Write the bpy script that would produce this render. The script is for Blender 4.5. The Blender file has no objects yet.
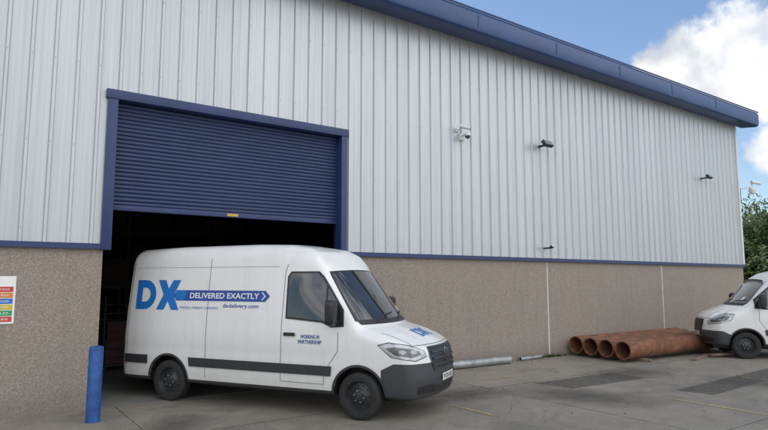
import bpy, bmesh, math, random
import numpy as np
from mathutils import Vector, Matrix
random.seed(7); np.random.seed(7)
D=bpy.data; SC=bpy.context.scene; COL=SC.collection
# ------------------------------------------------------------ materials
def newmat(name):
    m=D.materials.new(name); m.use_nodes=True
    nt=m.node_tree; b=nt.nodes['Principled BSDF']
    return m,nt,b
def N(nt,t,**k):
    n=nt.nodes.new(t)
    for a,v in k.items(): setattr(n,a,v)
    return n
def setin(n,i,v): n.inputs[i].default_value=v
def mathn(nt,op,a,b=None,c=None,clamp=False):
    n=N(nt,'ShaderNodeMath',operation=op); n.use_clamp=clamp
    for i,v in enumerate((a,b,c)):
        if v is None: continue
        if hasattr(v,'is_output'): nt.links.new(v,n.inputs[i])
        else: n.inputs[i].default_value=v
    return n.outputs[0]
def ramp(nt,fac,stops):
    r=N(nt,'ShaderNodeValToRGB'); e=r.color_ramp.elements
    while len(e)<len(stops): e.new(0.5)
    for i,(p,c) in enumerate(stops):
        e[i].position=p; e[i].color=(c[0],c[1],c[2],1) if hasattr(c,'__len__') else (c,c,c,1)
    nt.links.new(fac,r.inputs[0]); return r.outputs[0]
def mix(nt,fac,a,b,mode='MIX'):
    n=N(nt,'ShaderNodeMix',data_type='RGBA',blend_type=mode)
    for s,v in ((n.inputs[0],fac),(n.inputs[6],a),(n.inputs[7],b)):
        if hasattr(v,'is_output'): nt.links.new(v,s)
        elif hasattr(v,'__len__'): s.default_value=(v[0],v[1],v[2],1)
        else: s.default_value=v
    return n.outputs[2]
def noise(nt,scale,detail=4,rough=.55,vscale=None,dist=0):
    tc=N(nt,'ShaderNodeTexCoord'); v=tc.outputs['Object']
    if vscale:
        mp=N(nt,'ShaderNodeMapping'); mp.inputs['Scale'].default_value=vscale
        nt.links.new(v,mp.inputs[0]); v=mp.outputs[0]
    n=N(nt,'ShaderNodeTexNoise'); setin(n,'Scale',scale); setin(n,'Detail',detail); setin(n,'Roughness',rough); setin(n,'Distortion',dist)
    nt.links.new(v,n.inputs['Vector']); return n.outputs['Fac']
def bump(nt,b,h,strength=.3,dist=.01):
    n=N(nt,'ShaderNodeBump'); setin(n,'Strength',strength); setin(n,'Distance',dist)
    nt.links.new(h,n.inputs['Height']); nt.links.new(n.outputs[0],b.inputs['Normal'])
def simple(name,c,rough=.5,metal=0,var=.12,scale=6,bumps=0,coat=0,spec=None):
    m,nt,b=newmat(name)
    f=noise(nt,scale,3)
    lo=[x*(1-var) for x in c]; hi=[min(1,x*(1+var)) for x in c]
    nt.links.new(ramp(nt,f,[(.3,lo),(.7,hi)]),b.inputs['Base Color'])
    setin(b,'Roughness',rough); setin(b,'Metallic',metal); setin(b,'Coat Weight',coat)
    if spec is not None: setin(b,'Specular IOR Level',spec)
    if bumps: bump(nt,b,noise(nt,scale*12,3),bumps,.005)
    return m
M={}
M['blue']=simple('navy_trim_paint',(.018,.035,.12),.42,0,.15,2)
M['fascia']=simple('navy_fascia_paint',(.020,.055,.17),.38,0,.15,1.2)
M['black']=simple('black_plastic',(.02,.02,.022),.45,0,.15,8)
M['darkgrey']=simple('dark_grey_plastic',(.035,.036,.04),.5,0,.12,8)
M['rubber']=simple('tyre_rubber',(.022,.022,.022),.85,0,.25,14,.2)
M['steelrim']=simple('painted_steel_wheel',(.045,.046,.05),.4,.4,.2,9)
M['chrome']=simple('chrome',(.6,.6,.62),.18,1,.05,5)
M['proj']=simple('projector_lens',(.25,.26,.28),.08,.8,.1,5,0,1)
M['lamp']=simple('headlamp_lens',(.42,.44,.46),.12,.25,.25,12,0,1)
M['lampin']=simple('headlamp_inner',(.09,.095,.1),.15,.5,.2,12,0,1)
M['red']=simple('rear_lamp_lens',(.4,.02,.02),.2,0,.1,12,0,1)
M['logoblue']=simple('vinyl_blue',(.02,.17,.52),.35,0,.06,5)
M['logonavy']=simple('vinyl_navy',(.02,.08,.32),.35,0,.06,5)
M['logowhite']=simple('vinyl_white',(.8,.8,.8),.35,0,.03,5)
M['seam']=simple('panel_gap',(.16,.165,.17),.7,0,.1,5)
M['plate']=simple('number_plate_white',(.75,.75,.7),.3,0,.03,5)
M['cctv']=simple('white_housing',(.65,.66,.66),.4,0,.08,10)
M['joint']=simple('panel_joint_sealant',(.58,.55,.50),.8,0,.15,5)
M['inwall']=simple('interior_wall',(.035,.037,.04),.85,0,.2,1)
M['rack']=simple('rack_steel',(.06,.05,.05),.6,.2,.2,3)
M['box']=simple('cardboard',(.10,.075,.05),.9,0,.25,2)
M['redbox']=simple('parcel_sacks',(.10,.05,.045),.8,0,.25,2)
M['timber']=simple('weathered_timber',(.2,.14,.10),.9,0,.4,6,.5)
M['galv']=simple('galvanised_pipe',(.34,.36,.37),.5,.55,.25,5)
M['bollard']=simple('bollard_blue_paint',(.02,.085,.29),.5,0,.35,7,.15)
M['roof']=simple('roof_sheet',(.25,.26,.27),.6,.1,.1,1)
M['bark']=simple('bark',(.07,.055,.04),.95,0,.3,4,.5)

def glassmat():
    m,nt,b=newmat('vehicle_glass')
    nt.links.new(ramp(nt,noise(nt,2,3),[(.3,(.010,.012,.014)),(.7,(.035,.04,.044))]),b.inputs['Base Color'])
    setin(b,'Roughness',.03); setin(b,'Specular IOR Level',.8); setin(b,'Coat Weight',.6); return m
M['glass']=glassmat()

def paintmat(name,barx,barz):
    m,nt,b=newmat(name)
    tc=N(nt,'ShaderNodeTexCoord'); sp=N(nt,'ShaderNodeSeparateXYZ'); nt.links.new(tc.outputs['Object'],sp.inputs[0])
    x,z=sp.outputs[0],sp.outputs[2]
    dirt=mathn(nt,'MULTIPLY',mathn(nt,'SUBTRACT',1.3,z,clamp=True),noise(nt,5,4,.7,(1,1,2)))
    c=mix(nt,mathn(nt,'MULTIPLY',dirt,.65,clamp=True),(.80,.80,.79),(.40,.37,.33))
    streak=ramp(nt,noise(nt,7,4,.7,(1,1,.12)),[(.5,0.0),(.75,.22)])
    c=mix(nt,streak,c,(.50,.49,.46))
    a=mathn(nt,'GREATER_THAN',x,barx)
    lim=mathn(nt,'ADD',barz-.10,mathn(nt,'MULTIPLY',mathn(nt,'SUBTRACT',x,barx,clamp=True),.5))
    lim=mathn(nt,'MINIMUM',lim,barz)
    bb=mathn(nt,'LESS_THAN',z,lim)
    mk=mathn(nt,'MAXIMUM',mathn(nt,'MULTIPLY',a,bb),mathn(nt,'LESS_THAN',z,.40))
    c=mix(nt,mk,c,(.045,.047,.052))
    nt.links.new(c,b.inputs['Base Color'])
    nt.links.new(mathn(nt,'ADD',.28,mathn(nt,'MULTIPLY',mk,.25)),b.inputs['Roughness'])
    nt.links.new(mathn(nt,'MULTIPLY',mathn(nt,'SUBTRACT',1,mk),.6),b.inputs['Coat Weight'])
    setin(b,'Coat Roughness',.06)
    return m

def claddingmat():
    m,nt,b=newmat('silver_ribbed_cladding')
    tc=N(nt,'ShaderNodeTexCoord'); sp=N(nt,'ShaderNodeSeparateXYZ'); nt.links.new(tc.outputs['Object'],sp.inputs[0])
    wn=N(nt,'ShaderNodeTexWhiteNoise',noise_dimensions='1D')
    nt.links.new(mathn(nt,'FLOOR',sp.outputs[0]),wn.inputs['W'])
    streak=noise(nt,2.2,4,.65,(4,4,.12))
    big=noise(nt,.35,3,.5)
    c=ramp(nt,streak,[(.25,(.44,.465,.49)),(.55,(.53,.555,.575)),(.8,(.57,.59,.605))])
    c=mix(nt,mathn(nt,'MULTIPLY',wn.outputs['Value'],.14),c,(.36,.385,.41))
    c=mix(nt,mathn(nt,'MULTIPLY',big,.25),c,(.42,.44,.46))
    nt.links.new(c,b.inputs['Base Color'])
    setin(b,'Metallic',.45); setin(b,'Roughness',.38)
    return m
M['clad']=claddingmat()

def pebbledash():
    m,nt,b=newmat('pebbledash_panel')
    tc=N(nt,'ShaderNodeTexCoord')
    v=N(nt,'ShaderNodeTexVoronoi'); setin(v,'Scale',85); nt.links.new(tc.outputs['Object'],v.inputs['Vector'])
    bw=N(nt,'ShaderNodeRGBToBW'); nt.links.new(v.outputs['Color'],bw.inputs[0])
    c=ramp(nt,bw.outputs[0],[(.1,(.18,.148,.122)),(.45,(.29,.243,.205)),(.7,(.35,.30,.255)),(.95,(.50,.445,.39))])
    c=mix(nt,mathn(nt,'MULTIPLY',noise(nt,1.1,4,.6,(1,1,.35)),.4),c,(.22,.185,.155))
    c=mix(nt,ramp(nt,noise(nt,3,4,.7,(2,2,.15)),[(.52,0.0),(.75,.35)]),c,(.17,.145,.125))
    sp=N(nt,'ShaderNodeSeparateXYZ'); nt.links.new(tc.outputs['Object'],sp.inputs[0])
    low=mathn(nt,'SUBTRACT',1,mathn(nt,'MULTIPLY',sp.outputs[2],2.2),clamp=True)
    c=mix(nt,mathn(nt,'MULTIPLY',low,mathn(nt,'MULTIPLY',noise(nt,3,3),1.0)),c,(.15,.13,.11))
    nt.links.new(c,b.inputs['Base Color']); setin(b,'Roughness',.9)
    bump(nt,b,v.outputs['Distance'],.4,.008); return m
M['dash']=pebbledash()

def groundmat():
    m,nt,b=newmat('yard_tarmac')
    f1=noise(nt,.28,4,.6,dist=.6); f2=noise(nt,2.3,5,.65); f3=noise(nt,55,2,.6); f4=noise(nt,.8,4,.7,dist=1.0)
    c=ramp(nt,f1,[(.3,(.175,.158,.132)),(.5,(.225,.202,.168)),(.7,(.275,.246,.204))])
    c=mix(nt,ramp(nt,f2,[(.45,0.0),(.7,.5)]),c,(.32,.288,.24))
    c=mix(nt,ramp(nt,f4,[(.50,0.0),(.70,.65)]),c,(.125,.114,.098))
    c=mix(nt,.7,c,ramp(nt,f3,[(.3,.28),(.7,.76)]),'OVERLAY')
    nt.links.new(c,b.inputs['Base Color'])
    setin(b,'Roughness',.88)
    bump(nt,b,mathn(nt,'ADD',f3,f2),.4,.012); return m
M['ground']=groundmat()

def fadedpaint(name,c,lo=.44,hi=.62,mx=.75,sc=14,rough=.8):
    m,nt,b=newmat(name)
    f=noise(nt,sc,4,.75)
    nt.links.new(ramp(nt,f,[(.3,[x*.8 for x in c]),(.7,c)]),b.inputs['Base Color']); setin(b,'Roughness',rough)
    nt.links.new(ramp(nt,f,[(lo,0.0),(hi,mx)]),b.inputs['Alpha']); return m
M['yellow']=fadedpaint('faded_yellow_paint',(.58,.45,.18),.38,.60,.75)
M['jline']=fadedpaint('slab_joint',(.09,.08,.07),.3,.55,.9,3,.95)
M['crack']=fadedpaint('crack_fill',(.08,.07,.06),.35,.6,.8,5,.9)
M['patch']=fadedpaint('tarmac_repair',(.11,.104,.095),.2,.55,.6,6,.92)
def stainmat():
    m,nt,b=newmat('oil_stain')
    setin(b,'Base Color',(.09,.082,.07,1)); setin(b,'Roughness',.6)
    tc=N(nt,'ShaderNodeTexCoord'); g=N(nt,'ShaderNodeTexGradient',gradient_type='SPHERICAL'); nt.links.new(tc.outputs['Object'],g.inputs[0])
    f=mathn(nt,'MULTIPLY',g.outputs['Fac'],noise(nt,4,5,.75))
    nt.links.new(ramp(nt,f,[(.08,0.0),(.45,.5)]),b.inputs['Alpha']); return m
M['stain']=stainmat()
def rust():
    m,nt,b=newmat('rusty_steel')
    f=noise(nt,3,6,.75,dist=.5)
    c=ramp(nt,f,[(.28,(.06,.028,.018)),(.42,(.16,.064,.03)),(.58,(.28,.11,.046)),(.75,(.36,.19,.11))])
    st=ramp(nt,noise(nt,5,4,.7,(.25,2,2)),[(.48,0.0),(.66,.75)])
    c=mix(nt,st,c,(.075,.042,.032))
    oi=N(nt,'ShaderNodeObjectInfo'); c=mix(nt,mathn(nt,'MULTIPLY',oi.outputs['Random'],.4),c,(.10,.05,.032))
    nt.links.new(c,b.inputs['Base Color']); setin(b,'Roughness',.8); bump(nt,b,noise(nt,30,4,.7),.6,.01); return m
M['rust']=rust()
def leafmat(name,a,b2):
    m,nt,b=newmat(name)
    oi=N(nt,'ShaderNodeNewGeometry')
    c=ramp(nt,oi.outputs['Random Per Island'],[(0,a),(1,b2)])
    c=mix(nt,ramp(nt,noise(nt,.6,2),[(.35,0.0),(.65,.6)]),c,[x*.5 for x in a])
    nt.links.new(c,b.inputs['Base Color']); setin(b,'Roughness',.7)
    tr=N(nt,'ShaderNodeBsdfTranslucent'); nt.links.new(c,tr.inputs[0])
    ms=N(nt,'ShaderNodeMixShader'); setin(ms,0,.3); nt.links.new(b.outputs[0],ms.inputs[1]); nt.links.new(tr.outputs[0],ms.inputs[2])
    nt.links.new(ms.outputs[0],nt.nodes['Material Output'].inputs[0]); return m
M['leaf']=leafmat('tree_leaves',(.03,.06,.012),(.085,.13,.025))
M['grass']=simple('grass',(.05,.08,.025),.95,0,.35,.8)

# ------------------------------------------------------------ mesh helpers
def link(name,me,parent=None,mats=(),smooth=False,loc=(0,0,0),rot=(0,0,0)):
    o=D.objects.new(name,me); COL.objects.link(o)
    for mm in mats: me.materials.append(mm)
    o.location=loc; o.rotation_euler=rot
    if parent: o.parent=parent
    if smooth:
        for p in me.polygons: p.use_smooth=True
        me.set_sharp_from_angle(angle=math.radians(smooth if smooth is not True else 40))
    return o
def empty(name,loc=(0,0,0),rot=(0,0,0)):
    o=D.objects.new(name,None); COL.objects.link(o); o.location=loc; o.rotation_euler=rot; o.empty_display_size=.3; return o
def pydata(v,f):
    me=D.meshes.new('mesh'); me.from_pydata([tuple(p) for p in v],[],f); me.update(); return me
def boxes(name,bl,mat,parent=None,bevel=0,**k):
    bm=bmesh.new()
    for (x0,x1,y0,y1,z0,z1) in bl:
        r=bmesh.ops.create_cube(bm,size=1)
        for v in r['verts']:
            v.co=Vector(((x0+x1)/2+v.co.x*(x1-x0),(y0+y1)/2+v.co.y*(y1-y0),(z0+z1)/2+v.co.z*(z1-z0)))
    if bevel: bmesh.ops.bevel(bm,geom=list(bm.edges),offset=bevel,segments=2,affect='EDGES',profile=.6)
    me=D.meshes.new('mesh'); bm.to_mesh(me); bm.free()
    return link(name,me,parent,[mat],smooth=35 if bevel else False,**k)
def lathe(profile,n=48,axis='y'):
    v=[];f=[];m=len(profile)
    for i in range(n):
        t=2*math.pi*i/n
        for (r,a) in profile:
            c,s=r*math.cos(t),r*math.sin(t)
            v.append({'y':(c,a,s),'z':(c,s,a),'x':(a,c,s)}[axis])
    for i in range(n):
        j=(i+1)%n
        for k in range(m-1): f.append((i*m+k,i*m+k+1,j*m+k+1,j*m+k))
    return pydata(v,f)
def tube(name,p0,p1,r,mat,parent=None,n=14,r1=None):
    p0=Vector(p0);p1=Vector(p1);d=(p1-p0);q=d.to_track_quat('Z','Y'); r1=r if r1 is None else r1
    v=[];f=[]
    for (p,rr) in ((p0,r),(p1,r1)):
        for i in range(n):
            a=2*math.pi*i/n; v.append(p+q@Vector((rr*math.cos(a),rr*math.sin(a),0)))
    for i in range(n): j=(i+1)%n; f.append((i,j,n+j,n+i))
    f.append(tuple(range(n))[::-1]); f.append(tuple(range(n,2*n)))
    return link(name,pydata(v,f),parent,[mat],smooth=50)

# ------------------------------------------------------------ ground
g=boxes('ground',[(-900,900,-900,900,-.5,0)],M['ground'])
gr=link('grass_verge',pydata([(33,-60,.006),(300,-60,.006),(300,300,.006),(-200,300,.006),(-200,60,.006),(33,60,.006)],[(0,1,2,3,4,5)]),None,[M['grass']])
mk=[(6.76,6.86,-4.1,-3.15),(6.78,6.87,-8.5,-6.2),(10.25,10.35,-8.3,-5.0),(13.8,13.9,-8.3,-4.6),(9.2,10.1,-1.75,-1.66)]
def sheet(name,rects,z,mat):
    bm=bmesh.new()
    for a,b,c,d in rects:
        vs=[bm.verts.new(p) for p in ((a,c,z),(b,c,z),(b,d,z),(a,d,z))]; bm.faces.new(vs)
    me=D.meshes.new('m'); bm.to_mesh(me); bm.free(); return link(name,me,None,[mat])
sheet('bay_marking',mk,.012,M['yellow'])
for i,(x,y,s) in enumerate([(7.6,-2.6,1.4),(5.9,-5.6,1.2),(9.3,-4.0,1.9),(12.4,-2.9,1.6),(2.6,-1.9,1.1),(13.5,-5.6,2.0)]):
    v=[(math.cos(t*math.pi/12),math.sin(t*math.pi/12),0) for t in range(24)]
    o=link('oil_stain',pydata(v,[tuple(range(24))]),None,[M['stain']],loc=(x,y,.0165+.001*i),rot=(0,0,i)); o.scale=(s,s*.6,1)
sheet('slab_joint',[(-18,26,-2.415,-2.4),(-18,26,-6.615,-6.6),(8.4,8.415,-30,-.02),(14.6,14.615,-30,-.02),(2.2,2.215,-30,-.02),(20.7,20.715,-30,-.02)],.004,M['jline'])
link('tarmac_repair_patch',pydata([(9.6,-2.5,.008),(12.1,-2.62,.008),(12.0,-3.5,.008),(9.75,-3.35,.008),(11.2,-4.6,.008),(16.5,-4.35,.008),(16.4,-4.95,.008),(11.3,-5.25,.008)],[(0,3,2,1),(4,7,6,5)]),None,[M['patch']])
bm=bmesh.new(); rc=random.Random(5)
for (x,y,a,L) in [(11.5,-2.6,-.5,4.5),(6.3,-4.2,.15,4.0),(15,-3.2,-.9,5),(3.2,-1.7,-.3,2)]:
    p=Vector((x,y,.006)); w=.004; prev=None
    for k in range(int(L/.08)):
        a+=rc.gauss(0,.28); a*=.995; d=Vector((math.cos(a),math.sin(a),0)); n_=Vector((-d.y,d.x,0)); ww=w*rc.uniform(.4,1.3)
        cur=(bm.verts.new(p+n_*ww),bm.verts.new(p-n_*ww))
        if prev: bm.faces.new((prev[0],prev[1],cur[1],cur[0]))
        prev=cur; p=p+d*.08
me=D.meshes.new('m'); bm.to_mesh(me); bm.free(); link('ground_crack',me,None,[M['crack']])
bm=bmesh.new()
for i in range(1300):
    x=rc.uniform(6.7,24); y=-abs(rc.gauss(0,.18))-.01 if rc.random()<.75 else -rc.uniform(0,7)
    s=rc.uniform(.005,.020); z=.002+s*.4
    r=bmesh.ops.create_icosphere(bm,subdivisions=1,radius=s,matrix=Matrix.Translation((x,y,z))@Matrix.Diagonal((1,rc.uniform(.5,1),.5,1)))
me=D.meshes.new('m'); bm.to_mesh(me); bm.free(); link('loose_grit',me,None,[simple('grit',(.16,.14,.11),.95,0,.4,3)])
bm=bmesh.new()
for i in range(60):
    x=rc.choice([rc.uniform(6.8,24),rc.uniform(12.2,14.0),rc.uniform(12.2,13.6)]); n_=rc.randint(5,14); hh=rc.uniform(.04,.15)
    for k in range(n_):
        a=rc.uniform(0,6.28); px,py=x+rc.gauss(0,.04),-.03-abs(rc.gauss(0,.03)); l=hh*rc.uniform(.5,1); w=.008
        tip=(px+math.cos(a)*l*.6,min(-.012,py+math.sin(a)*l*.6),l)
        bm.faces.new([bm.verts.new((px-w,py,.0)),bm.verts.new((px+w,py,.0)),bm.verts.new(tip)])
me=D.meshes.new('m'); bm.to_mesh(me); bm.free(); link('weeds',me,None,[M['leaf']])

# ------------------------------------------------------------ building
WX0,WX1=-20.0,24.95; DX0,DX1=1.85,6.62; DT=5.2; LZ=2.64; EZ=8.25; BY=42
bld=empty('warehouse_building')
def ribbed(name,x0,x1,z0,z1):
    P=1/3
    prof=[]
    k0=math.floor(x0/P)-1
    for k in range(k0,int(x1/P)+3):
        b=k*P
        for dx,y in ((0,0),(.016,-.034),(.056,-.034),(.072,0),(.155,0),(.160,-.003),(.170,-.003),(.175,0),(.238,0),(.243,-.003),(.253,-.003),(.258,0)):
            prof.append((b+dx,y))
    pr=[]
    for i,(x,y) in enumerate(prof):
        if x<x0 and prof[i+1][0]>x0:
            t=(x0-x)/(prof[i+1][0]-x); pr.append((x0,y+t*(prof[i+1][1]-y)))
        elif x0<=x<=x1: pr.append((x,y))
        elif x>x1:
            t=(x1-prof[i-1][0])/(x-prof[i-1][0]); pr.append((x1,prof[i-1][1]+t*(y-prof[i-1][1]))); break
    v=[];f=[]
    for x,y in pr: v+= [(x,y-.03,z0),(x,y-.03,z1)]
    for i in range(len(pr)-1): f.append((2*i,2*i+2,2*i+3,2*i+1))
    return link(name,pydata(v,f),bld,[M['clad']])
ribbed('cladding_1',WX0,DX0+.02,LZ+.02,EZ); ribbed('cladding_2',DX1-.02,WX1,LZ+.02,EZ); ribbed('cladding_3',DX0+.02,DX1-.02,DT+.06,EZ)
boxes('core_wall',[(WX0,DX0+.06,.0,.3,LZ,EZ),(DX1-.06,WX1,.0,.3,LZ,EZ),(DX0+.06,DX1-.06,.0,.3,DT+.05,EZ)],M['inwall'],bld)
boxes('plinth_wall',[(WX0,DX0,-.005,.3,0,LZ-.003),(DX1,WX1,-.005,.3,0,LZ-.003)],M['dash'],bld)
boxes('plinth_flashing',[(WX0,DX0,-.085,-.006,LZ-.05,LZ+.04),(DX1,WX1+.02,-.085,-.006,LZ-.05,LZ+.04)],M['blue'],bld)
boxes('panel_joint',[(13.18,13.225,-.009,.0,0,LZ-.07),(19.03,19.075,-.009,.0,0,LZ-.07),(-4.5,-4.455,-.009,.0,0,LZ-.07)],M['joint'],bld)
boxes('corner_flashing',[(WX1-.09,WX1+.03,-.078,.12,LZ+.05,EZ)],M['cctv'],bld)
boxes('end_wall',[(WX1-.3,WX1,.3,BY,0,EZ),(WX0,WX0+.3,.3,BY,0,EZ),(WX0+.3,WX1-.3,BY-.3,BY,0,EZ)],M['inwall'],bld)
bm=bmesh.new()
for k in range(-10,75):
    x=k/3+.036
    if not (-3<x<24.8): continue
    for z in (2.9,4.3,5.7,7.1,8.05):
        if DX0-.2<x<DX1+.2 and z<DT+.2: continue
        bmesh.ops.create_cube(bm,size=.012,matrix=Matrix.Translation((x,-.067,z)))
me=D.meshes.new('m'); bm.to_mesh(me); bm.free(); link('cladding_screws',me,bld,[M['galv']])
def prism(name,pts,x0,x1,mat):
    n=len(pts); v=[(x0,y,z) for y,z in pts]+[(x1,y,z) for y,z in pts]
    f=[tuple(range(n))[::-1],tuple(range(n,2*n))]+[(i,(i+1)%n,n+(i+1)%n,n+i) for i in range(n)]
    return link(name,pydata(v,f),bld,[mat],smooth=28)
prism('roof',[(-.3,EZ+.05),(-.3,8.7),(21,11.0),(BY+.3,8.7),(BY+.3,EZ+.05)],WX0+.01,WX1+.02,M['roof'])
prism('eave_fascia',[(-.05,EZ-.02),(-.56,EZ-.09),(-.64,EZ-.085),(-.69,EZ-.05),(-.715,EZ+.02),(-.72,EZ+.16),(-.715,EZ+.36),(-.69,EZ+.44),(-.62,EZ+.50),(-.52,EZ+.52),(-.28,EZ+.54),(-.28,EZ+.03)],WX0-.5,WX1+.55,M['fascia'])
boxes('fascia_lap',[(x,x+.03,-.727,-.716,EZ+.03,EZ+.35) for x in np.arange(WX0,WX1,3.0)],M['blue'],bld)
boxes('gutter_edge',[(WX0-.5,WX1+.55,-.735,-.7,EZ+.455,EZ+.49)],M['blue'],bld)
FW=.16
boxes('door_frame',[(DX0,DX0+FW,-.10,.2,LZ-.06,DT-.045),(DX1-FW+.02,DX1+.0,-.10,.2,0,DT-.045),(DX0-.03,DX1+.03,-.11,.32,DT-.04,DT+.12)],M['blue'],bld,bevel=.006)
boxes('door_reveal',[(DX0+.001,DX0+.05,.0,.31,0,LZ-.065)],M['dash'],bld)
z=3.36; prof=[]
while z<DT-.05:
    for k in range(6):
        t=k/6; prof.append((.10-.020*math.sin(math.pi*t)**.7 if k else .105,z+.072*t))
    z+=.072
v=[];f=[]
for y,zz in prof: v+=[(DX0+FW-.03,y+.03,zz),(DX1-FW+.04,y+.03,zz)]
for i in range(len(prof)-1): f.append((2*i,2*i+1,2*i+3,2*i+2))
def shuttermat():
    m,nt,b=newmat('shutter_blue')
    c=ramp(nt,noise(nt,1.2,4,.6,(1,1,5)),[(.3,(.015,.029,.092)),(.7,(.023,.041,.118))])
    c=mix(nt,mathn(nt,'MULTIPLY',noise(nt,6,4,.7,(1,1,.1)),.3),c,(.045,.058,.105))
    nt.links.new(c,b.inputs['Base Color']); setin(b,'Roughness',.48); return m
sh=link('roller_shutter',pydata(v,f),bld,[shuttermat()],smooth=30)
boxes('shutter_bottom_rail',[(DX0+FW-.02,DX1-FW+.03,.08,.16,3.27,3.36)],M['blue'],bld,bevel=.005)
boxes('shutter_label',[(4.05,4.27,.073,.078,3.29,3.34)],simple('label_yellow',(.5,.3,.05),.5),bld)
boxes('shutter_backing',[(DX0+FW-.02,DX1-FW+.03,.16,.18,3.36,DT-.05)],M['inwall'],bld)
boxes('interior_floor',[(DX0,DX1,-.0,.3,.001,.005),(WX0+.3,WX1-.3,.3,BY-.3,.001,.005)],simple('interior_concrete',(.20,.195,.18),.6,0,.2,1.5),bld)
rk=empty('pallet_racking')
bl=[]
for x in (-1,1.7,4.4,7.1,9.8):
    for y in (10,11.1): bl.append((x,x+.1,y,y+.1,.006,6))
for zz in (1.8,3.6,5.4):
    bl.append((-1.0,9.9,9.99,10.12,zz,zz+.12)); bl.append((-1.0,9.9,11.08,11.2,zz,zz+.12))
boxes('rack_frame',bl,M['rack'],rk)
bl=[]
for zz in (.01,1.93,3.73):
    for x in np.arange(-.8,9.5,1.35):
        if random.random()<.8: bl.append((x,x+1.1+random.random()*.1,10.05,11.1,zz,zz+.8+random.random()*.7))
boxes('rack_load',bl,M['box'],rk)
cg=empty('roll_cage',(2.75,4.2,.005))
bl=[(0,.03,0,.03,.1,1.7),(.8,.83,0,.03,.1,1.7),(0,.03,.7,.73,.1,1.7),(.8,.83,.7,.73,.1,1.7),(0,.83,0,.73,.1,.14)]
for zz in np.arange(.3,1.7,.2): bl+= [(0,.83,0.005,.02,zz,zz+.015),(0.005,.02,0,.73,zz,zz+.015)]
boxes('cage_frame',bl,M['rack'],cg); boxes('cage_load',[(.06,.75,.06,.66,.15,.7),(.1,.6,.1,.6,.71,1.1)],M['redbox'],cg)
for sx,sy in ((.05,.05),(.78,.05),(.05,.68),(.78,.68)):
    o=link('castor',lathe([(0,-.02),(.05,-.02),(.05,.02),(0,.02)],16),cg,[M['rubber']],True,loc=(sx,sy,.05))
bl=[]
for x in (-16,-10,-4,8.2,14,20): bl.append((x,x+.2,.35,.6,.006,8)); bl.append((x,x+.15,.35,40,7.7,8.0))
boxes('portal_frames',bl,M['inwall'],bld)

# ------------------------------------------------------------ wall fixtures
def cctv_dome(loc):
    e=empty('security_camera',loc)
    boxes('backplate',[(-.07,.07,-.03,.07,-.09,.09)],M['cctv'],e,bevel=.01)
    tube('arm',(0,-.03,.03),(0,-.2,.05),.025,M['cctv'],e)
    link('housing',lathe([(0,.07),(.06,.065),(.085,.03),(.085,-.01),(0,-.01)],24,'z'),e,[M['cctv']],True,loc=(0,-.22,.0))
    bm=bmesh.new(); bmesh.ops.create_uvsphere(bm,u_segments=20,v_segments=12,radius=.07); me=D.meshes.new('m'); bm.to_mesh(me); bm.free()
    link('dome',me,e,[M['glass']],True,loc=(0,-.22,-.015)); return e
def bullet(loc,rz=0):
    e=empty('security_camera',loc,(0,0,rz))
    boxes('backplate',[(-.05,.05,-.02,.06,-.05,.05)],M['cctv'],e,bevel=.008)
    tube('arm',(0,-.02,0),(0,-.16,.03),.018,M['cctv'],e)
    tube('barrel',(-.05,-.14,.07),(.14,-.30,.0),.045,M['cctv'],e)
    tube('lens',(.138,-.298,.001),(.15,-.308,-.003),.035,M['black'],e); return e
bullet((9.87,-.07,5.80)); cctv_dome((10.0,-.07,5.64)); 
def flood(loc,s=1,mat='darkgrey'):
    e=empty('floodlight',loc); 
    o=boxes('lamp_head',[(-.19*s,.19*s,-.10,.0,-.11*s,.11*s)],M[mat],e,bevel=.02,loc=(0,-.2,0),rot=(math.radians(-35),0,0))
    boxes('lens',[(-.165*s,.165*s,-.105,-.101,-.09*s,.09*s)],M['lamp'],e,loc=(0,-.2,0),rot=(math.radians(-35),0,0))
    boxes('bracket',[(-.04,.04,-.2,.07,-.02,.02)],M['black'],e); return e
flood((12.98,-.09,5.8),.9); flood((22.0,-.09,5.8),.7,'black'); flood((13.05,-.07,2.95),.28,'black')
e=empty('security_camera',(25.0,-.07,5.7))
tube('bracket',(0,0,0),(.45,-.25,.05),.025,M['cctv'],e); tube('post',(.45,-.25,-.05),(.45,-.25,.2),.03,M['cctv'],e)
link('dome',lathe([(0,.2),(.08,.18),(.12,.1),(.12,0),(.09,-.08),(0,-.12)],24,'z'),e,[M['cctv']],True,loc=(.45,-.25,-.12))
tube('barrel',(.3,-.3,.25),(.7,-.45,.2),.06,M['cctv'],e); tube('conduit',(0,.0,-.6),(0,0,0),.02,M['black'],e)

def text_bm(s,size=1,bold=0,w=None,h=None):
    cu=D.curves.new('t','FONT'); cu.body=s; cu.size=size; cu.offset=bold; cu.resolution_u=3
    o=D.objects.new('t',cu); COL.objects.link(o); dg=bpy.context.evaluated_depsgraph_get()
    me=D.meshes.new_from_object(o.evaluated_get(dg)); D.objects.remove(o)
    bm=bmesh.new(); bm.from_mesh(me)
    xs=[v.co.x for v in bm.verts]; ys=[v.co.y for v in bm.verts]
    x0,x1,y0,y1=min(xs),max(xs),min(ys),max(ys)
    sx=(w/(x1-x0)) if w else 1; sy=(h/(y1-y0)) if h else sx
    for v in bm.verts: v.co=Vector(((v.co.x-x0)*sx,(v.co.y-y0)*sy,0))
    return bm

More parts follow.
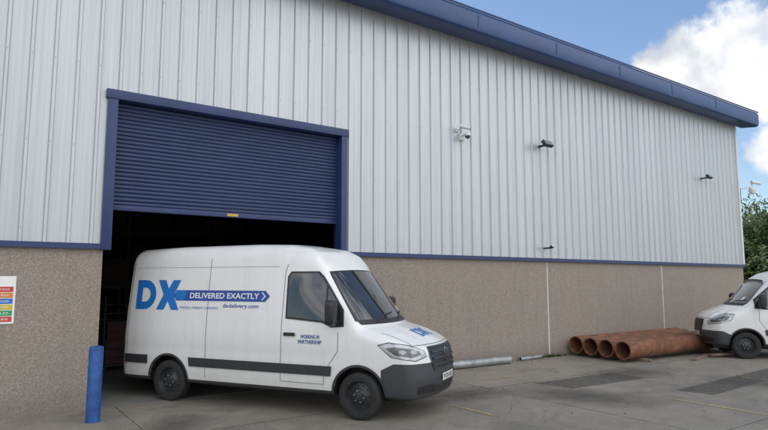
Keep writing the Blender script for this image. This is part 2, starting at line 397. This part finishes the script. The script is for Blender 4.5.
sg=empty('safety_sign',(.08,-.012,1.42))
boxes('board',[(0,.62,-.004,.004,0,.72)],M['logowhite'],sg)
cols=[('r',(.55,.04,.03)),('o',(.6,.22,.03)),('b',(.03,.15,.5)),('y',(.6,.45,.04)),('g',(.04,.3,.1)),('r2',(.5,.05,.04))]
for i,(n_,c) in enumerate(cols):
    zt_=.56-i*.09
    boxes('panel_'+n_,[(.03,.59,-.0065,-.0042,zt_-.08,zt_)],simple('sign_'+n_,c,.4),sg)
    bm=text_bm('SAFETY NOTICE SITE RULES'[i*3:],w=.42,h=.03); me=D.meshes.new('m'); bm.to_mesh(me); bm.free()
    link('lettering',me,sg,[M['logowhite']],loc=(.12,-.0085,zt_-.055),rot=(math.pi/2,0,0))
bm=text_bm('DX',bold=.03,w=.2,h=.09); me=D.meshes.new('m'); bm.to_mesh(me); bm.free(); link('header',me,sg,[M['logoblue']],loc=(.06,-.006,.60),rot=(math.pi/2,0,0))
bo=empty('bollard',(1.72,-.92,0))
link('post',lathe([(.1,0),(.1,1.06),(.095,1.09),(.06,1.10),(0,1.10)],32,'z'),bo,[M['bollard']],50)
def pipe(name,x0,x1,y,z,r,wall,mat,rz=0):
    o=link(name,lathe([(r-wall,0),(r,0),(r,x1-x0),(r-wall,x1-x0),(r-wall,0)],40,'x'),None,[mat],45,loc=(x0,y,z),rot=(0,0,rz)); return o
for i,(y,x0,L,rz) in enumerate([(-.34,13.9,5.3,0.0),(-.84,13.85,5.0,.01),(-1.34,13.8,5.6,-.008),(-1.86,13.75,4.9,-.012)]):
    pipe('rusty_steel_pipe',x0,x0+L,y,.31,.23,.022,M['rust'],rz)
boxes('timber_bearer',[(0,.1,0,2.2,0,.08)],M['timber'],None,bevel=.006,loc=(14.4,-2.2,0))
boxes('timber_bearer',[(0,.1,0,2.3,0,.08)],M['timber'],None,bevel=.006,loc=(17.9,-2.3,0))
boxes('timber_plank',[(0,1.6,0,.14,0,.05)],M['timber'],None,bevel=.005,loc=(15.6,-2.75,0.0),rot=(0,0,.2))
boxes('timber_plank',[(0,.9,0,.12,0,.05)],M['timber'],None,bevel=.005,loc=(16.6,-2.7,.051),rot=(0,0,-.3))
pipe('galvanised_pipe',9.1,11.35,-.18,.1,.095,.006,M['galv'],-.03)
pipe('galvanised_pipe',11.9,12.8,-.12,.05,.045,.004,M['galv'],.08)

# ------------------------------------------------------------ van generator
def table(pts,width=.06):
    xs=np.arange(pts[0][0]-.6,pts[-1][0]+.6,.005)
    ys=np.interp(xs,[p[0] for p in pts],[p[1] for p in pts])
    n=max(3,int(width/.005)); k=np.ones(n)/n
    for _ in range(2):
        pad=np.pad(ys,(n,n),mode='edge'); ys=np.convolve(pad,k,'same')[n:-n]
    return lambda q:np.interp(q,xs,ys)
def smax(a,b,k):
    h=np.maximum(k-np.abs(a-b),0)/k; return np.maximum(a,b)+h*h*k*.25
def _shift(bm,dx,dy,s):
    for v in bm.verts: v.co=Vector((v.co.x*s+dx,v.co.y+dy,0))
    return bm

def build_van(name,loc,rz,cfg,livery):
    root=empty(name,loc,(0,0,rz))
    zt=table(cfg['top'],.07); Wz=table(cfg['width'],.2)
    xf,xr,zb=cfg['front'],cfg['rear'],.33
    WB=cfg['wb']; bw=cfg['bulge']
    def f(x,y,z):
        ay=np.abs(y)
        w=Wz(z)-.09*np.clip((x-3.1)/1.6,0,1)**2-.05*np.clip((x-2.2)/1.2,0,1.2)**2*np.clip((z-1.35)/.6,0,1)
        w=w-.02*np.clip((-x-.3)/.9,0,1)**2
        w=w-.008*np.exp(-((z-.90)/.09)**2)*np.clip((cfg['front']-.7-x)/.9,0,1)
        xx=x+bw*ay**2.2*np.clip((x-2.6)/.5,0,1)
        top=zt(xx)-.03*ay**2
        onh=np.clip((x-(xf-.8))/.3,0,1)
        top=top+onh*(.010*np.exp(-((ay-.60)/.12)**2)-.006*np.exp(-((ay-.36)/.14)**2))
        kr=.26-.12*np.clip((x-2.4)/.6,0,1)
        a=smax(ay-w,z-top,kr)
        nose=xf-.34*ay**3.0-.10*np.clip((z-.80)/.40,0,2)**2-.05*np.clip((.55-z)/.3,0,1)**2+.03*np.exp(-((z-.62)/.16)**2)
        a=smax(a,x-nose,.08)
        a=smax(a,xr+.03*np.clip(z-1,0,2)-x,.12)
        return smax(a,zb-z,.06)
    def solve(P,Dr,lo,hi):
        lo=np.full(len(P),lo,float); hi=np.full(len(P),hi,float)
        for _ in range(32):
            m=(lo+hi)/2; Q=P+Dr*m[:,None]; v=f(Q[:,0],Q[:,1],Q[:,2])
            lo=np.where(v<0,m,lo); hi=np.where(v<0,hi,m)
        return lo
    nx,ny,nz=170,44,56
    X=np.linspace(xr,xf,nx+1); Y=np.linspace(-1,1,ny+1); Z=np.linspace(.3,2.6,nz+1)
    vid={}; vv=[]; ff=[]
    def gv(i,j,k):
        key=(i,j,k)
        if key not in vid: vid[key]=len(vv); vv.append((X[i],Y[j],Z[k]))
        return vid[key]
    for i in range(nx):
        for j in range(ny):
            ff.append((gv(i,j,0),gv(i,j+1,0),gv(i+1,j+1,0),gv(i+1,j,0))); ff.append((gv(i,j,nz),gv(i+1,j,nz),gv(i+1,j+1,nz),gv(i,j+1,nz)))
        for k in range(nz):
            ff.append((gv(i,0,k),gv(i+1,0,k),gv(i+1,0,k+1),gv(i,0,k+1))); ff.append((gv(i,ny,k),gv(i,ny,k+1),gv(i+1,ny,k+1),gv(i+1,ny,k)))
    for j in range(ny):
        for k in range(nz):
            ff.append((gv(0,j,k),gv(0,j,k+1),gv(0,j+1,k+1),gv(0,j+1,k))); ff.append((gv(nx,j,k),gv(nx,j+1,k),gv(nx,j+1,k+1),gv(nx,j,k+1)))
    V=np.array(vv)
    O=np.stack([np.clip(V[:,0],xr+.5,xf-.75),V[:,1]*.25,np.full(len(V),.78)],1)
    Dr=V-O; Dr/=np.linalg.norm(Dr,axis=1)[:,None]
    t=solve(O,Dr,0,4); V=O+Dr*t[:,None]
    me=pydata(V,ff)
    paint=paintmat(name+'_paint',WB+.36,cfg['bumperz'])
    body=link('body',me,root,[paint,M['black']])
    bm=bmesh.new()
    for ax in (0,WB):
        for s in (-1,1):
            mtx=Matrix.Translation((ax,s*1.0,.365))@Matrix.Rotation(math.pi/2,4,'X')
            bmesh.ops.create_cone(bm,cap_ends=True,segments=48,radius1=.415,radius2=.415,depth=.72,matrix=mtx)
    cm=D.meshes.new('c'); bm.to_mesh(cm); bm.free(); co=D.objects.new('cutter_tmp',cm); COL.objects.link(co); co.parent=root
    md=body.modifiers.new('b','BOOLEAN'); md.object=co; md.operation='DIFFERENCE'; md.solver='EXACT'
    bpy.context.view_layer.update(); dg=bpy.context.evaluated_depsgraph_get()
    nm=D.meshes.new_from_object(body.evaluated_get(dg)); body.modifiers.clear(); body.data=nm
    D.objects.remove(co)
    for p in nm.polygons:
        p.use_smooth=True; c=p.center
        ins=any(math.hypot(c.x-ax,c.z-.365)<.418 for ax in (0,WB))
        ring=any(abs(math.hypot(c.x-ax,c.z-.365)-.415)<.006 for ax in (0,WB))
        if (ring) or (abs(c.y)<.66 and ins) or (p.normal.z<-.7 and c.z<.42): p.material_index=1
    nm.set_sharp_from_angle(angle=math.radians(38))
    def SIDE(s,off):
        def mp(a,b):
            P=np.stack([a,np.zeros_like(a),b],1); Dd=np.tile([0,s,0],(len(a),1)).astype(float)
            t=solve(P,Dd,0,1.5)+off; return P+Dd*t[:,None]
        return mp
    def FRONT(off,x0=3.0):
        def mp(a,b):
            P=np.stack([np.full_like(a,x0),a,b],1); Dd=np.tile([1.,0,0],(len(a),1))
            t=solve(P,Dd,0,3)+off; return P+Dd*t[:,None]
        return mp
    def REAR(off):
        def mp(a,b):
            P=np.stack([np.full_like(a,0.),a,b],1); Dd=np.tile([-1.,0,0],(len(a),1))
            t=solve(P,Dd,0,3)+off; return P+Dd*t[:,None]
        return mp
    def ANG(off):
        def mp(a,b):
            a=np.radians(a); P=np.stack([np.full_like(a,xf-.8),a*0,b],1); Dd=np.stack([np.cos(a),np.sin(a),a*0],1)
            t=solve(P,Dd,0,3)+off; return P+Dd*t[:,None]
        return mp
    def TOP(off):
        def mp(a,b):
            P=np.stack([a,b,np.full_like(a,.8)],1); Dd=np.tile([0,0,1.],(len(a),1))
            t=solve(P,Dd,0,3)+off; return P+Dd*t[:,None]
        return mp
    def panel(nm_,polys,mp,mat,sa=.06,sb=.06,bm=None):
        if bm is None:
            bm=bmesh.new()
            for pl in polys:
                bm.faces.new([bm.verts.new((p[0],p[1],0)) for p in pl])
        bmesh.ops.triangulate(bm,faces=bm.faces[:])
        co=np.array([v.co[:] for v in bm.verts]); 
        for ax,st in ((0,sa),(1,sb)):
            lo,hi=co[:,ax].min(),co[:,ax].max(); q=math.floor(lo/st)+1
            while q*st<hi:
                pc=[0,0,0]; pn=[0,0,0]; pc[ax]=q*st+1e-5; pn[ax]=1
                bmesh.ops.bisect_plane(bm,geom=bm.verts[:]+bm.edges[:]+bm.faces[:],plane_co=pc,plane_no=pn,dist=1e-6); q+=1
        co=np.array([v.co[:] for v in bm.verts]); R=mp(co[:,0].copy(),co[:,1].copy())
        for v,r in zip(bm.verts,R): v.co=r
        m2=D.meshes.new('m'); bm.to_mesh(m2); bm.free()
        return link(nm_,m2,root,[mat],smooth=50)
    def line(pts,w,closed=False):
        out=[]; P=pts+[pts[0]] if closed else pts
        for (a,b),(c,d) in zip(P[:-1],P[1:]):
            L=math.hypot(c-a,d-b); nx_,ny_=-(d-b)/L*w/2,(c-a)/L*w/2; ex,ey=(c-a)/L*w/2,(d-b)/L*w/2
            out.append([(a+nx_-ex,b+ny_-ey),(a-nx_-ex,b-ny_-ey),(c-nx_+ex,d-ny_+ey),(c+nx_+ex,d+ny_+ey)])
        return out
    dx0,dx1=cfg['door']
    win=cfg['win']
    for s in (-1,1):
        panel('door_window_trim',[cfg['wintrim']],SIDE(s,.009),M['black'],.03,.03)
        panel('door_window',[win],SIDE(s,.013),M['glass'],.03,.03)
        qx=cfg.get('quarter')
        if qx: panel('window_divider',line(qx,.03),SIDE(s,.017),M['black'])
        panel('side_moulding',[[(-1.0,.62),(-.46,.62),(-.46,.77),(-1.0,.77)],[(.47,.62),(WB-.46,.62),(WB-.44,.77),(.45,.77)]],SIDE(s,.018),M['darkgrey'],.1,.04)
        seams=line([(dx0,.50),(dx0,1.3),(dx0+.02,2.2),(dx0+.06,2.33)],.011)+line([(dx1-.12,.50),(dx1-.12,.66),(dx1+.12,1.0),(dx1+.12,1.28)],.011)+line([(dx0,.49),(dx1-.12,.49)],.009)
        if cfg['cargo']:
            seams+=line([(.80,.45),(.80,2.45)],.011)+line([(-.98,.5),(-.95,2.4)],.011)
            seams+=line([(-.9,2.30),(2.2,2.30)],.006)
        panel('panel_gaps',seams,SIDE(s,.0025),M['seam'],.1,.1)
        panel('door_handle',[[(dx0+.06,1.20),(dx0+.27,1.20),(dx0+.27,1.255),(dx0+.06,1.255)]],SIDE(s,.03),M['black'])
        for ax in (0,WB):
            pts=[(ax+.432*math.cos(t),.365+.432*math.sin(t)) for t in np.linspace(.12,math.pi-.12,30)]
            pts=[p for p in pts if p[1]>.40]
            panel('arch_lip',line(pts,.036),SIDE(s,.010),M['darkgrey'],.2,.2)
        mx,mz=cfg['mirror']
        Yb=float(SIDE(s,0)(np.array([mx]),np.array([mz-.1]))[0][1])
        bmm=bmesh.new(); bmesh.ops.create_uvsphere(bmm,u_segments=32,v_segments=20,radius=1)
        for v in bmm.verts:
            c=v.co; q=[math.copysign(abs(t)**.45,t) for t in c]
            xx_=q[0]*.10 if q[0]>0 else max(q[0]*.10,-.035)
            v.co=Vector((xx_,q[1]*(.115+.012*q[2]),q[2]*.19))
        m2=D.meshes.new('m'); bmm.to_mesh(m2); bmm.free()
        link('door_mirror',m2,root,[M['black']],60,loc=(mx+.02,Yb+s*.20,mz+.01),rot=(0,0,-s*.12))
        link('mirror_glass',pydata([(0,-.085,-.15),(0,.085,-.15),(0,.092,.15),(0,-.092,.15)],[(0,1,2,3)]),root,[M['chrome']],loc=(mx-.021,Yb+s*.20,mz+.01),rot=(0,0,-s*.12))
        boxes('mirror_arm',[(mx-.01,mx+.06,min(Yb-s*.03,Yb+s*.12),max(Yb-s*.03,Yb+s*.12),mz-.17,mz-.11)],M['black'],root,bevel=.015)
        hl=[(s*a,b) for a,b in cfg['lamp']]
        cx=sum(p[0] for p in hl)/len(hl); cz=sum(p[1] for p in hl)/len(hl)
        panel('headlamp_surround',[[(cx+(p[0]-cx)*1.05,cz+(p[1]-cz)*1.10) for p in hl]],ANG(.004),M['black'],4,.04)
        panel('headlamp',[hl],ANG(.008),M['lamp'],4,.04)
        panel('headlamp_bezel',[[(cx+(p[0]-cx)*.72,cz-.005+(p[1]-cz)*.60) for p in hl]],ANG(.011),M['lampin'],4,.04)
        for dx_,r1,r2 in ((-7,3.0,.030),(3,3.0,.030)):
            panel('headlamp_projector',[[(cx+s*-dx_+r1*math.cos(t),cz-.005+r2*math.sin(t)) for t in np.linspace(0,2*math.pi,20)[:-1]]],ANG(.014),M['proj'],4,.04)
        panel('fog_recess',[[(s*a,b) for a,b in ((-32,.42),(-52,.40),(-52,.52),(-32,.54))]],ANG(.004),M['black'],4,.05)
        panel('rear_lamp',[[(s*.80,.9),(s*.93,.9),(s*.92,1.35),(s*.80,1.35)]],REAR(.01),M['red'])
    def ws(grow=0):
        t_=cfg['ws']; pl=[]
        for i in range(13):
            u=-1+i/6; pl.append((u*(t_[0]+grow),t_[2]-grow))
        for i in range(13):
            u=1-i/6; pl.append((u*(t_[1]+grow),t_[3]+grow+.03*(1-u*u)))
        return pl
    panel('windscreen_seal',[ws(.02)],FRONT(.005,2.75),M['black'],.04,.04)
    panel('windscreen',[ws(0)],FRONT(.010,2.75),M['glass'],.04,.04)
    t_=cfg['ws']
    panel('scuttle',[[(-t_[0]+.02,t_[2]-.07),(t_[0]-.02,t_[2]-.07),(t_[0]+.0,t_[2]-.012),(-t_[0]-.0,t_[2]-.012)]],FRONT(.006,2.75),M['black'],.06,.03)
    for y0 in (-.55,.15): panel('wiper',line([(y0,t_[2]-.02),(y0+.25,t_[2]+.06),(y0+.6,t_[2]+.09)],.018),FRONT(.03,2.85),M['black'],.06,.06)
    panel('tax_disc',[[(.50,t_[2]+.08),(.60,t_[2]+.08),(.60,t_[2]+.16),(.50,t_[2]+.16)]],FRONT(.014,2.85),M['logowhite'])
    gw,g0,g1=cfg['grille']
    gp=[(-gw*.86,g0),(gw*.86,g0),(gw,g0+(g1-g0)*.62),(gw*.93,g1),(-gw*.93,g1),(-gw,g0+(g1-g0)*.62)]
    panel('grille',[gp],FRONT(.006),M['black'],.05,.04)
    panel('grille_frame',line(gp,.022,True),FRONT(.016),M['darkgrey'],.05,.04)
    for k in range(3):
        zz=g0+(g1-g0)*(k+.75)/3.5
        panel('grille_slat',[[(-gw*.88,zz-.016),(gw*.88,zz-.016),(gw*.88,zz+.016),(-gw*.88,zz+.016)]],FRONT(.024),M['darkgrey'],.05,.04)
    if cfg['badge']:
        gc=(g0+g1)/2+.02; R_=.105
        ring=[]
        for i in range(24):
            a,b=2*math.pi*i/24,2*math.pi*(i+1)/24
            ring.append([(R_*math.cos(a),gc+R_*math.sin(a)),(R_*math.cos(b),gc+R_*math.sin(b)),(R_*.84*math.cos(b),gc+R_*.84*math.sin(b)),(R_*.84*math.cos(a),gc+R_*.84*math.sin(a))])
        for i in range(3):
            a=math.pi/2+i*2*math.pi/3; ring.append([(R_*.9*math.cos(a),gc+R_*.9*math.sin(a)),(.02*math.cos(a+.9),gc+.02*math.sin(a+.9)),(.02*math.cos(a-.9),gc+.02*math.sin(a-.9))])
        panel('badge',ring,FRONT(.036),M['chrome'],.2,.2)
    panel('lower_intake',[[(-.5,.40),(.5,.40),(.56,.50),(-.56,.50)]],FRONT(.005),M['black'],.06,.04)
    panel('number_plate',[[(-.26,.55),(.26,.55),(.26,.66),(-.26,.66)]],FRONT(.02),M['plate'],.1,.1)
    panel('plate_lettering',None,FRONT(.024),M['black'],.2,.2,bm=_shift(text_bm('MT20 XKD',w=.42,h=.07),-.21,.57,1))
    hb0,hb1=cfg['hood']
    panel('bonnet_gap',line([(hb0,-.84),(hb1,-.76)],.009)+line([(hb0,.84),(hb1,.76)],.009),TOP(.003),M['seam'],.06,.06)
    panel('bonnet_lip_gap',line([(-.74,g1+.035),(.74,g1+.035)],.009),FRONT(.003),M['seam'],.05,.2)
    panel('rear_door_gap',line([(0,.5),(0,2.3)],.015),REAR(.003),M['seam'])
    boxes('chassis',[(-.9,4.0,-.5,.5,.22,.36)],M['black'],root,bevel=.03)
    tube('rear_axle',(0,-.85,.34),(0,.85,.34),.06,M['black'],root)
    if livery:
        B,NV,WH=M['logoblue'],M['logonavy'],M['logowhite']
        for s in (-1,1):
            def mir(pl,s=s,c=.6): 
                return pl if s<0 else [[(2*c-a,b) for a,b in p] for p in pl]
            Dp=[]; n=16
            ox0,ox1,oz0,oz1=-.83,-.37,1.56,2.08; t=.135
            def dcurve(ix):
                pts=[(ox0+ix,oz0+ix)]
                cxx=ox1-.26; 
                for i in range(n+1):
                    a=-math.pi/2+math.pi*i/n; pts.append((cxx+(.26-ix)*math.cos(a),1.82+(.26-ix)*math.sin(a)))
                pts.append((ox0+ix,oz1-ix)); return pts
            o_,i_=dcurve(0),dcurve(t)
            for q in range(len(o_)-1): Dp.append([o_[q],o_[q+1],i_[q+1],i_[q]])
            Dp.append([o_[0],i_[0],i_[-1],o_[-1]])
            panel('livery_letter_d',mir(Dp),SIDE(s,.004),B,.2,.1)
            Xp=[[(-.34,2.08),(-.17,2.08),(-.09,1.93),(-.09,1.82),(-.20,1.82)],[(-.34,1.56),(-.17,1.56),(-.09,1.71),(-.09,1.82),(-.20,1.82)],
                [(.17,2.08),(0,2.08),(-.09,1.93),(-.09,1.82),(.06,1.86)],[(.17,1.56),(0,1.56),(-.09,1.71),(-.09,1.82),(.06,1.76)],[(-.09,1.82),(.06,1.86),(.12,1.82),(.06,1.76)]]
            panel('livery_letter_x',mir(Xp),SIDE(s,.0045),B,.2,.1)
            panel('livery_bar',mir([[(.10,1.905),(1.96,1.905),(2.05,1.815),(1.96,1.725),(.10,1.725),(.05,1.80)]]),SIDE(s,.005),NV,.1,.1)
            panel('livery_bar_start',mir([[(.08,1.895),(.34,1.895),(.28,1.735),(.08,1.735)]]),SIDE(s,.0053),B,.1,.1)
            panel('livery_arrow',mir(line([(1.90,1.87),(1.955,1.815),(1.90,1.76)],.018)),SIDE(s,.0057),WH,.2,.2)
            for txt,x0_,z0_,w_,h_,mt,bd in (('DELIVERED EXACTLY',.40,1.768,1.44,.095,WH,.02),('dxdelivery.com',1.12,1.60,.72,.085,NV,.01),('PARCELS | FREIGHT | LOGISTICS',.20,1.575,.82,.05,M['logoblue'],.005),('WORKING IN',2.66,1.17,.34,.06,NV,.02),('PARTNERSHIP',2.62,1.09,.42,.06,NV,.02)):
                bmt=text_bm(txt,w=w_,h=h_,bold=bd)
                if s<0: _shift(bmt,x0_,z0_,1)
                else:
                    xs_=(2*.6-x0_) if x0_<2.2 else x0_+w_
                    for v in bmt.verts: v.co=Vector((xs_-v.co.x,z0_+v.co.y,0))
                panel('livery_text',None,SIDE(s,.0065),mt,.25,.25,bm=bmt)
        bmt=text_bm('DX',w=.46,h=.24,bold=.05)
        for v in bmt.verts: v.co=Vector((4.44-v.co.y,-.23+v.co.x,0))
        panel('bonnet_logo',None,TOP(.006),B,.05,.05,bm=bmt)
    tyre=[(.215,-.09),(.225,-.105),(.29,-.115),(.33,-.105),(.345,-.085),(.346,-.03),(.340,-.028),(.340,-.02),(.347,-.018),(.347,.018),(.340,.02),(.340,.028),(.346,.03),(.345,.085),(.33,.105),(.29,.115),(.225,.105),(.215,.09)]
    for ax in (0,WB):
        for s in (-1,1):
            w=empty('wheel',(ax,s*.865,.347)); w.parent=root
            w.rotation_euler=(0,0,(0 if s>0 else math.pi)+(cfg['steer'] if ax>1 else 0))
            link('tyre',lathe(tyre,56),w,[M['rubber']],45)
            link('rim',lathe([(.225,-.09),(.232,.095),(.222,.10),(.212,.085),(.205,.05),(.19,.03),(.12,.045),(.10,.07),(.07,.075),(.065,.095),(.03,.10),(0,.10)],48),w,[M['steelrim']],40)
            hv=[];hf=[]
            for k in range(10):
                a=2*math.pi*k/10; b0=len(hv)
                hv+=[(.155*math.cos(a)+.018*math.cos(t2),.0405,.155*math.sin(a)+.018*math.sin(t2)) for t2 in np.linspace(0,2*math.pi,12)[:-1]]
                hf.append(tuple(range(b0,b0+11)))
            link('rim_holes',pydata(hv,hf),w,[M['rubber']])
            for k in range(6):
                a=2*math.pi*k/6+.2; c=(.085*math.cos(a),.085*math.sin(a))
                tube('wheel_nut',(c[0],.07,c[1]),(c[0],.09,c[1]),.011,M['galv'],w,6)
    return root

sprinter=dict(wb=3.665,front=4.72,rear=-1.10,bulge=.26,
 top=[(-1.3,2.60),(-.9,2.66),(0,2.69),(1.6,2.70),(2.3,2.68),(2.65,2.63),(2.92,2.53),(3.12,2.36),(3.25,2.20),(3.90,1.38),(4.25,1.28),(4.5,1.18),(4.66,1.08),(4.8,.9),(5.2,.5)],
 width=[(.2,.93),(.45,.985),(.8,1.0),(1.15,.995),(1.5,.975),(1.9,.94),(2.3,.90),(2.7,.85)],
 door=(2.30,3.20),bumperz=.85,cargo=True,badge=True,steer=-.05,
 win=[(2.40,1.50),(2.40,2.12),(2.45,2.19),(2.92,2.19),(3.00,2.12),(3.36,1.62),(3.38,1.40),(3.22,1.38),(3.05,1.45)],
 wintrim=[(2.37,1.47),(2.37,2.14),(2.43,2.22),(2.94,2.22),(3.03,2.14),(3.40,1.62),(3.42,1.37),(3.20,1.35),(3.04,1.42)],
 quarter=[(3.10,1.45),(3.10,1.98)],mirror=(3.25,1.58),
 lamp=[(-86,1.11),(-76,1.15),(-58,1.11),(-44,1.03),(-42,.95),(-54,.90),(-74,.95)],
 ws=(.905,.79,1.47,2.20),grille=(.56,.74,1.07),hood=(3.98,4.5))
VX,VY=3.04,-.01; hd=math.atan2(-.855,.52)
left=Vector((.855,.52))
org=Vector((VX,VY))+left*.98
build_van('delivery_van',(org.x,org.y,0),hd,sprinter,True)

transit=dict(wb=3.3,front=4.22,rear=-1.0,bulge=.24,
 top=[(-1.3,2.30),(-.9,2.36),(0,2.40),(1.6,2.40),(2.1,2.36),(2.4,2.28),(2.62,2.14),(3.45,1.40),(3.75,1.28),(4.0,1.17),(4.16,1.06),(4.3,.85),(4.8,.5)],
 width=sprinter['width'],door=(1.95,2.85),bumperz=.72,cargo=False,badge=False,steer=.0,
 win=[(2.05,1.42),(2.05,2.02),(2.10,2.06),(2.45,2.06),(2.55,2.0),(3.02,1.55),(3.03,1.36),(2.8,1.33)],
 wintrim=[(2.02,1.39),(2.02,2.04),(2.08,2.09),(2.47,2.09),(2.58,2.02),(3.07,1.56),(3.07,1.33),(2.8,1.30)],
 quarter=[(2.78,1.4),(2.78,1.8)],mirror=(2.9,1.5),
 lamp=[(-82,1.16),(-70,1.18),(-50,1.06),(-40,.96),(-44,.88),(-60,.92),(-76,1.0)],
 ws=(.84,.72,1.46,2.06),grille=(.42,.72,1.0),hood=(3.55,4.0))
h2=math.atan2(.76,-.65)
fw=Vector((math.cos(h2),math.sin(h2))); lf=Vector((-fw.y,fw.x))
fwheel=Vector((17.1,-3.36)); org=fwheel-lf*.98-fw*3.3
build_van('delivery_van',(org.x,org.y,0),h2,transit,False)

# ------------------------------------------------------------ trees
def tree(loc,h,r,n,seed):
    rnd=random.Random(seed); root=empty('tree',loc)
    bm=bmesh.new()
    def limb(p,q,r0,r1):
        d=q-p; qt=d.to_track_quat('Z','Y'); rings=[]
        for pp,rr in ((p,r0),(q,r1)):
            rings.append([bm.verts.new(pp+qt@Vector((rr*math.cos(a*math.pi/4),rr*math.sin(a*math.pi/4),0))) for a in range(8)])
        for i in range(8): bm.faces.new((rings[0][i],rings[0][(i+1)%8],rings[1][(i+1)%8],rings[1][i]))
    limb(Vector((0,0,-.1)),Vector((.1,0,h*.4)),.22,.15); limb(Vector((.1,0,h*.4)),Vector((0,.1,h*.85)),.15,.05)
    cl=[]
    for i in range(26):
        a=rnd.uniform(0,2*math.pi); zz=rnd.uniform(.10,.94)*h; rr=r*math.sin(math.pi*min(.95,max(.2,zz/h)))**.6*rnd.uniform(.3,1)
        c=Vector((rr*math.cos(a),rr*math.sin(a),zz)); cl.append((c,rnd.uniform(.5,1.05)*r*.45)); limb(Vector((.05,0,zz*.6)),c,.06,.02)
    me=D.meshes.new('m'); bm.to_mesh(me); bm.free(); link('trunk',me,root,[M['bark']])
    v=[];f=[]
    for i in range(n):
        c,cr=rnd.choice(cl)
        d=Vector((rnd.gauss(0,1),rnd.gauss(0,1),rnd.gauss(0,1))).normalized()*cr*rnd.uniform(.4,1.1)
        p=c+d; p.z=max(p.z,.1); s=rnd.uniform(.07,.17)
        u=Vector((rnd.gauss(0,1),rnd.gauss(0,1),rnd.gauss(0,1))).normalized(); w=u.orthogonal().normalized()
        k=len(v); v+=[p-u*s,p+w*s*.6,p+u*s,p-w*s*.6]; f.append((k,k+1,k+2,k+3))
    link('crown',pydata(v,f),root,[M['leaf']])
T=[(40,8.0,5.8,3.0),(42.5,9.6,6.8,3.2),(45,6.5,6.8,3.2),(39,4.2,3.4,2.2),(49,9.5,7.6,3.6),(50,4,7.0,3.4),(43,3.0,4.8,2.8),(36.5,14,5.6,2.6),(56,-2,7.2,3.5),(47,1.5,5.2,3.0)]
for i,(x,y,h,r) in enumerate(T): tree((x,y,0),h,r,12000,100+i)

# ------------------------------------------------------------ world, sun, camera
W=D.worlds.new('World'); SC.world=W; W.use_nodes=True; nt=W.node_tree; nt.nodes.clear()
SUN_EL,SUN_AZ=math.radians(54),math.radians(-10)
out=N(nt,'ShaderNodeOutputWorld'); bg=N(nt,'ShaderNodeBackground'); setin(bg,'Strength',.15)
sky=N(nt,'ShaderNodeTexSky',sky_type='NISHITA'); sky.sun_disc=False; sky.sun_elevation=SUN_EL; sky.sun_rotation=SUN_AZ; sky.air_density=1.0; sky.dust_density=.2; sky.ozone_density=2.0
tc=N(nt,'ShaderNodeTexCoord'); gen=tc.outputs['Generated']
def dirv(b,el): b,el=math.radians(b),math.radians(el); return (math.sin(b)*math.cos(el),math.cos(b)*math.cos(el),math.sin(el))
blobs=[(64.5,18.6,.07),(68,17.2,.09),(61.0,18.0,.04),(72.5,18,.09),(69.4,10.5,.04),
 (150,28,.75),(205,26,.75),(180,60,.55),(260,30,.5),(120,35,.4)]  # this row: unseen clouds added, mostly behind the camera, as fill light
cur=None
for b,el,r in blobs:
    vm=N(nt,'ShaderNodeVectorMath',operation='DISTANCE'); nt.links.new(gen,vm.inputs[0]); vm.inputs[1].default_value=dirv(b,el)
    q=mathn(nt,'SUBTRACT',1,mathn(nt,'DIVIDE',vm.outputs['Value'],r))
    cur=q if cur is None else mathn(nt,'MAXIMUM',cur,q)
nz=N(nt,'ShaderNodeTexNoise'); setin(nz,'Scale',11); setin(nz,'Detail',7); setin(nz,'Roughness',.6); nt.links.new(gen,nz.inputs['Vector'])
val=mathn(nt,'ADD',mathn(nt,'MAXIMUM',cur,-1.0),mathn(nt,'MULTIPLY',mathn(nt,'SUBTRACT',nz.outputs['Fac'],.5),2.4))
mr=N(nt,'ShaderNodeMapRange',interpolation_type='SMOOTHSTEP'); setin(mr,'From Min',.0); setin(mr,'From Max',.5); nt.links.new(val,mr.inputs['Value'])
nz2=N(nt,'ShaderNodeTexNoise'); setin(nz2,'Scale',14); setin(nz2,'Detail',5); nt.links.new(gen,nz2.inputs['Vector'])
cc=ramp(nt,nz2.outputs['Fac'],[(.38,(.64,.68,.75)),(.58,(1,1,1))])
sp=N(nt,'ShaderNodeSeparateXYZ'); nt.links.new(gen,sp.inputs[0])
fl=N(nt,'ShaderNodeMapRange'); setin(fl,'From Min',.45); setin(fl,'From Max',-.3); setin(fl,'To Min',6.8); setin(fl,'To Max',13.5); nt.links.new(sp.outputs[1],fl.inputs['Value'])  # cloud brightness raised towards the camera side, added fill for the shaded yard
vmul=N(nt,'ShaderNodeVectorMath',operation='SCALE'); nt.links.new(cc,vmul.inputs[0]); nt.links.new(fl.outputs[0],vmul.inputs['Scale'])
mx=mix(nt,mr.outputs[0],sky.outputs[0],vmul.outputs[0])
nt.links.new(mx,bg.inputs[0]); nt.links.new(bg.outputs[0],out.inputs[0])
ld=D.lights.new('sun','SUN'); ld.energy=5.0; ld.angle=math.radians(.5); ld.color=(1,.95,.87)
so=D.objects.new('sun',ld); COL.objects.link(so)
sd=Vector((math.sin(SUN_AZ)*math.cos(SUN_EL),math.cos(SUN_AZ)*math.cos(SUN_EL),math.sin(SUN_EL)))
so.rotation_euler=(-sd).to_track_quat('-Z','Y').to_euler(); so.location=(0,0,30)

cd=D.cameras.new('camera'); cam=D.objects.new('camera',cd); COL.objects.link(cam); SC.camera=cam
cam.location=(0,-10.74,2.08); cam.rotation_euler=(math.radians(90+6.29),0,math.radians(-35.5))
cd.sensor_width=36; cd.lens=27.66; cd.clip_end=3000
SC.view_settings.view_transform='Standard'; SC.view_settings.look='None'; SC.view_settings.exposure=0
